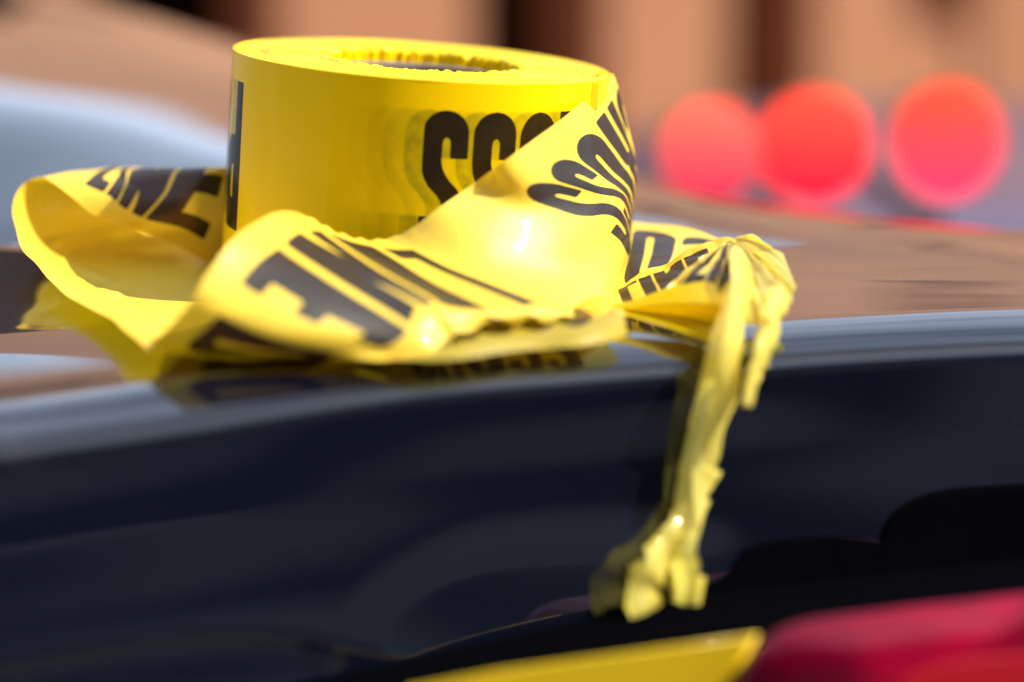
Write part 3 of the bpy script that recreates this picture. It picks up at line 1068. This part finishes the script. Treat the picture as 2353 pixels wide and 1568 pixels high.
def bunch(name, path, widths, depth, pleats, mat, parent, seed=0, twist=0.0, ends=1.0, ink_amt=True, ncol=110, wr=0.0012, g0=0, split=None, stretch=.3):
    """film gathered lengthwise into pleats; path of (px, py, y); widths in px; depth of the gather in metres"""
    r = np.random.default_rng(seed)
    P = np.array([W(*q) for q in path])
    wd = np.array([q * P_[1] / FPX for q, P_ in zip(widths, P)])
    L = np.linalg.norm(np.diff(P, axis=0), axis=1).sum()
    nr = int(L / 0.0011)
    C = catmull(P, nr)
    wv = catmull(wd[:, None], nr)[:, 0]
    dp = catmull(np.array(depth)[:, None], nr)[:, 0]
    T = np.gradient(C, axis=0)
    T /= np.linalg.norm(T, axis=1, keepdims=True)
    view = C - np.array((0, 0, CAMZ))
    view /= np.linalg.norm(view, axis=1, keepdims=True)
    Bn = np.cross(T, view)
    Bn /= np.linalg.norm(Bn, axis=1, keepdims=True)
    Nn = np.cross(Bn, T)
    t = np.linspace(0, 1, ncol)
    # closed-ish roll of pleats: across position bunches back and forth
    a = np.zeros((nr, ncol))
    b = np.zeros((nr, ncol))
    xs = np.linspace(0, 1, nr)
    ph = r.uniform(0, 6.28, 8)
    drift = np.array([noise.noise(Vector((x_ * 5, seed * 1.7, 2.0))) for x_ in xs])
    for i in range(nr):
        q = t * pleats + 0.35 * drift[i] + twist * 0.3 * xs[i]
        tri = 2 * np.abs(2 * (q - np.floor(q + 0.5))) - 1                  # -1..1, back and forth
        side = np.array([noise.noise(Vector((xs[i] * 7, seed + 3.3, math.floor(v * 2)))) for v in q[::10]])
        side = np.interp(np.arange(ncol), np.arange(ncol)[::10], side)
        a[i] = tri * (0.42 + 0.25 * side) + 0.12 * side
        b[i] = (t - .5) * 1.6 + 0.35 * tri * np.sin(3 * xs[i] + ph[0]) - 0.5 * np.cos(np.pi * a[i])
    V = C[:, None, :] + Bn[:, None, :] * (a * wv[:, None])[..., None] + Nn[:, None, :] * (b * dp[:, None])[..., None]
    V = wrinkle(V, wr, 85, seed, (1, 1, stretch), 'facet')
    V = wrinkle(V, wr * .35, 230, seed + 2, (1, 1, stretch * 1.5), 'facet')
    if split is not None:
        V = split(V, xs, t)
    o = mesh_obj(name, V.reshape(-1, 3), grid_faces(nr, ncol), mat, parent)
    GG, TT = np.meshgrid(g0 + xs * L * 1000, t * 76, indexing='ij')
    attr(o, 'ink', ink_at(GG, TT) if ink_amt else np.full(nr * ncol, 3.0))
    attr(o, 'ghost', np.zeros(nr * ncol))
    return o


def fan(name, centre, rim, pleats, amp, mat, parent, ink_to=0.0, seed=0):
    """film drawn together into one point: pleats radiate from it to the rim"""
    c = W(*centre)
    ns, nr_ = 260, 70
    E = catmull(np.array([W(*q) for q in rim]), ns)
    s_ = np.linspace(0, 1, ns)
    r_ = np.linspace(0.03, 1, nr_)
    V = c + (E - c)[:, None, :] * r_[None, :, None]
    ph = np.array([noise.noise(Vector((q * 6, seed, 0))) for q in s_])
    saw = np.abs(((s_ * pleats + 1.4 * ph) % 1.0) * 2 - 1) * 2 - 1
    fine_ = np.abs(((s_ * pleats * 2.7 + 2.0 * ph + .3) % 1.0) * 2 - 1) * 2 - 1
    prof_r = np.minimum(r_ * 3.0, 1.0) * (0.55 + 0.45 * r_)
    d = (saw[:, None] + 0.45 * fine_[:, None] * (1 - r_[None, :])) * amp * prof_r[None, :]
    V[..., 1] -= d
    V[..., 2] += 0.2 * d + 0.0022 * np.sin(np.pi * np.clip(r_, 0, 1) ** .9)[None, :]
    V = wrinkle(V, .0012, 95, seed, (1, 1, 1), 'facet')
    o = mesh_obj(name, V.reshape(-1, 3), grid_faces(ns, nr_), mat, parent)
    GG, TT = np.meshgrid(s_ * 130 + 176, 68 - r_ * 60, indexing='ij')
    ink = ink_at(GG, TT)
    ink[s_ > ink_to] = 3.0
    attr(o, 'ink', ink)
    attr(o, 'ghost', np.zeros(ink.size))
    return o


fan('gathered_bunch', (1688, 552, .830),
    [(1500, 690, .802), (1550, 672, .796), (1600, 662, .790), (1640, 668, .784), (1668, 700, .776), (1700, 735, .770), (1740, 752, .770), (1780, 740, .775),
     (1815, 700, .783), (1826, 655, .795), (1820, 622, .806), (1790, 582, .818), (1742, 556, .824)], 9, .0030, M_CRUMP, tape, ink_to=.40, seed=3)
bunch('gathered_flap', [(1780, 690, .785), (1772, 730, .775), (1757, 790, .762), (1735, 855, .750), (1715, 935, .744)],
      [52, 60, 50, 38, 26], [.005, .006, .006, .005, .003], 1.2, M_CRUMP, tape, seed=4, ink_amt=False, wr=.0012, stretch=.3)


def hang(px, py, off):
    return (px, py, float(on_panel(px, py, off)[1]))


bunch('twisted_tail', [(1700, 600, .80), (1695, 660, .783), (1684, 720, .768), (1664, 800, .755), hang(1648, 900, .009), hang(1620, 1000, .007), hang(1598, 1100, .006),
                       hang(1582, 1200, .006), hang(1568, 1270, .007), hang(1578, 1340, .008), hang(1575, 1390, .008), hang(1560, 1430, .007)],
      [56, 68, 76, 86, 94, 100, 98, 102, 112, 102, 84, 44], [.005, .006, .006, .006, .006, .006, .006, .007, .009, .009, .008, .004], 1.0, M_CRUMP, tape, seed=12, twist=1.2, ink_amt=False, wr=.0009, stretch=.16)
bunch('tail_end', [hang(1580, 1160, .006), hang(1545, 1230, .007), hang(1505, 1290, .009), hang(1480, 1345, .010), hang(1480, 1400, .010), hang(1500, 1455, .008)], [40, 70, 92, 96, 84, 50],
      [.004, .006, .008, .009, .008, .004], 1.0, M_CRUMP, tape, seed=17, ink_amt=False, wr=.0008, stretch=.2)

# ------------------------------------------------------------------ background: building, second car, ground
g = mesh_obj('ground', [(-300, -300, -1.0), (300, -300, -1.0), (300, 300, -1.0), (-300, 300, -1.0)], [(0, 1, 2, 3)], M_ASPH, smooth=False)
g['kind'] = 'structure'
LB = 6.5
bld = thing('brick_building', 'low salmon brick building with piers and dark door openings behind the car', 'building', (0, LB, -1.0))
BROT = math.radians(24)
bxp = lambda px: (px - 1176.5) * LB / FPX
TOPZ = 0.498
piers = [(-3400, -2700), (-2450, -1900), (-1500, -900), (-620, 238), (640, 1120), (1385, 1698), (1864, 2112), (2226, 2640), (2760, 3300), (3500, 4200), (4500, 5600)]
for a, b in piers:
    a, b = a + 12, b - 32
    box('pier', bxp(a), bxp(b), LB, LB + 0.5, -1.0, TOPZ, M_BRICK, bld)
box('upper_wall', bxp(-3400), bxp(5600), LB - 0.03, LB + 0.55, 0.5, 1.9, M_LIGHTWALL, bld)  # unseen upper wall, coloured lighter to brighten its image in the lid
for i_, a in enumerate(range(-2300, 5200, 620)):  # unseen windows added to put dark streaks into the lid's reflection
    z_ = (0.95, 1.12, 1.3, 1.05)[i_ % 4]
    f_ = box('added_window', bxp(a), bxp(a + 300), LB - 0.045, LB - 0.032, z_, z_ + (0.10, 0.05, 0.14)[i_ % 3], M_DARK, bld)
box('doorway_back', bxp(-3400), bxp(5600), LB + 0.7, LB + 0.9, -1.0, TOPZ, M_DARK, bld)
box('sill', bxp(2086) + .002, bxp(2232) - .002, LB + .02, LB + .4, -1.0, -0.42, M_BRICK, bld)

box('added_window', bxp(-420), bxp(190), LB - 0.06, LB - 0.046, 0.62, 1.42, M_DARK, bld)  # unseen dark panel added to darken the reflection on the lid's left
bld.location = (0, 0, 0)
for o_ in bld.children:
    o_.matrix_parent_inverse.identity()
    for v_ in o_.data.vertices:
        # each pier keeps its line of sight while the facade turns towards the sun
        ya = v_.co.y - LB
        k_ = v_.co.x / LB
        yf = LB / (1 - math.tan(BROT) * k_)
        xf = k_ * yf
        v_.co.x = xf - ya * math.sin(BROT)
        v_.co.y = yf + ya * math.cos(BROT)
    o_.data.update()

opp = thing('unseen_building', 'unseen dark slate house added behind the camera, its image darkens the rear of the boot', 'building', (0, -11, -1.0))  # out of view, added so the rear panel mirrors something dark
M_OPP = simple('dark_slate_wall', (0.018, 0.018, 0.022), 0.9, 0.0, 0.3, 0.8, 0.1)
box('wall', -14, 5.5, -11.6, -11, -1.0, 8.0, M_OPP, opp)
M_PW = simple('grey_render', (0.30, 0.29, 0.30), 0.9, 0.0, 0.2, 0.8, 0.1)
box('added_wing', 5.5, 30, -11.6, -11.05, -1.0, 8.0, M_PW, opp)  # paler wall, added to lay grey reflections on the rear panel
M_PALE = simple('pale_render', (0.16, 0.16, 0.18), 0.9, 0.0, 0.2, 0.8, 0.1)
for i_, (a, b, c, d) in enumerate(((-13, -4.5, .4, 1.3), (-9, 1.2, 1.9, 2.5), (-3, 4.0, 3.2, 4.2))):  # added pale bands that vary the rear panel's reflection
    box('added_balcony', a, b, -10.99, -10.2, c, d, M_PALE, opp)

for i_, (a, b, c, d) in enumerate(((6.5, 8.2, -.6, .35), (9.0, 12.5, -.2, .25), (7.4, 10.0, .9, 1.25), (11.5, 15.5, .8, 1.6), (17, 21, 0, 1.4), (8, 14, 2.1, 3.0))):  # added dark bands that break up the wing's reflection
    box('added_window', a, b, -11.04, -11.0, c, d, M_OPP, opp)

car2 = thing('car', 'slate grey car with three round red lamps glowing beyond the boot lid', 'car', (0.6, 2.2, -1.0))


def build_car2():
    # low rounded body, lofted sections along x
    xs = np.linspace(0.02, 2.4, 60)
    prof = [(1.60, -1.0), (1.58, -.7), (1.57, -.36), (1.59, -.20), (1.65, -.135), (1.9, -.110), (2.5, -.12), (2.9, -.21), (3.0, -.4), (3.02, -1.0)]
    V = []
    for x_ in xs:
        e = np.clip((x_ - 0.02) / 0.35, 0, 1)
        k = math.sqrt(1 - (1 - e) ** 2) if e < 1 else 1.0
        for y_, z_ in catmull(prof, 60):
            V.append((x_, y_ + .12 * (1 - k), -1.0 + (z_ + 1.0) * (0.82 + 0.18 * k)))
    mesh_obj('body', V, grid_faces(len(xs), 60), M_SLATE, car2)


build_car2()


def lamp_mat(name, c_top, c_bot, st):
    m, t, b, out = new_mat(name)
    tc = N(t, 'ShaderNodeTexCoord')
    sp = N(t, 'ShaderNodeSeparateXYZ')
    t.links.new(tc.outputs['Generated'], sp.inputs[0])
    r = N(t, 'ShaderNodeValToRGB')
    r.color_ramp.elements[0].color = tuple(c_bot) + (1,)
    r.color_ramp.elements[1].color = tuple(c_top) + (1,)
    t.links.new(sp.outputs['Z'], r.inputs[0])
    b.inputs['Base Color'].default_value = (0.08, 0.004, 0.004, 1)
    b.inputs['Roughness'].default_value = 0.8
    b.inputs['Specular IOR Level'].default_value = 0.05
    t.links.new(r.outputs[0], b.inputs['Emission Color'])
    b.inputs['Emission Strength'].default_value = st
    return m


for px_, py_, wpx, hpx, d, ct, cb in ((1632, 350, 116, 122, 1.38, (.90, .12, .07), (.38, .01, .06)), (1872, 336, 132, 130, 1.41, (.92, .06, .03), (.90, .003, .03)),
                                     (2176, 324, 128, 136, 1.44, (.78, .06, .015), (.90, .03, .10))):
    c = W(px_, py_, d)
    s = d / FPX
    V, F = [], []
    nr_, na = 14, 48
    for i in range(nr_):
        a = math.pi / 2 * i / (nr_ - 1)
        for k in range(na):
            th = 2 * math.pi * k / na
            V.append((c[0] + math.sin(a) * math.cos(th) * wpx * s, c[1] - 0.010 * math.cos(a), c[2] + math.sin(a) * math.sin(th) * hpx * s))
    for i in range(nr_ - 1):
        for k in range(na):
            F.append((i * na + k, i * na + (k + 1) % na, (i + 1) * na + (k + 1) % na, (i + 1) * na + k))
    ln = mesh_obj('lamp', V, F, lamp_mat('lamp_glow', ct, cb, 0.95), car2)
    V, F = [], []
    for yy, rr_ in ((0.0, .97), (0.03, .93), (0.05, .6), (0.05, 0.01)):
        for k in range(na):
            th = 2 * math.pi * k / na
            V.append((c[0] + math.cos(th) * wpx * s * rr_, c[1] + yy + .0005, c[2] + math.sin(th) * hpx * s * rr_))
    for i in range(3):
        for k in range(na):
            F.append((i * na + k, i * na + (k + 1) % na, (i + 1) * na + (k + 1) % na, (i + 1) * na + k))
    mesh_obj('housing', V, F, M_BLACK, ln)
    box('bracket', c[0] - .006, c[0] + .006, c[1] + .03, c[1] + .30, c[2] - .07, c[2] - .05, M_SLATE, ln)
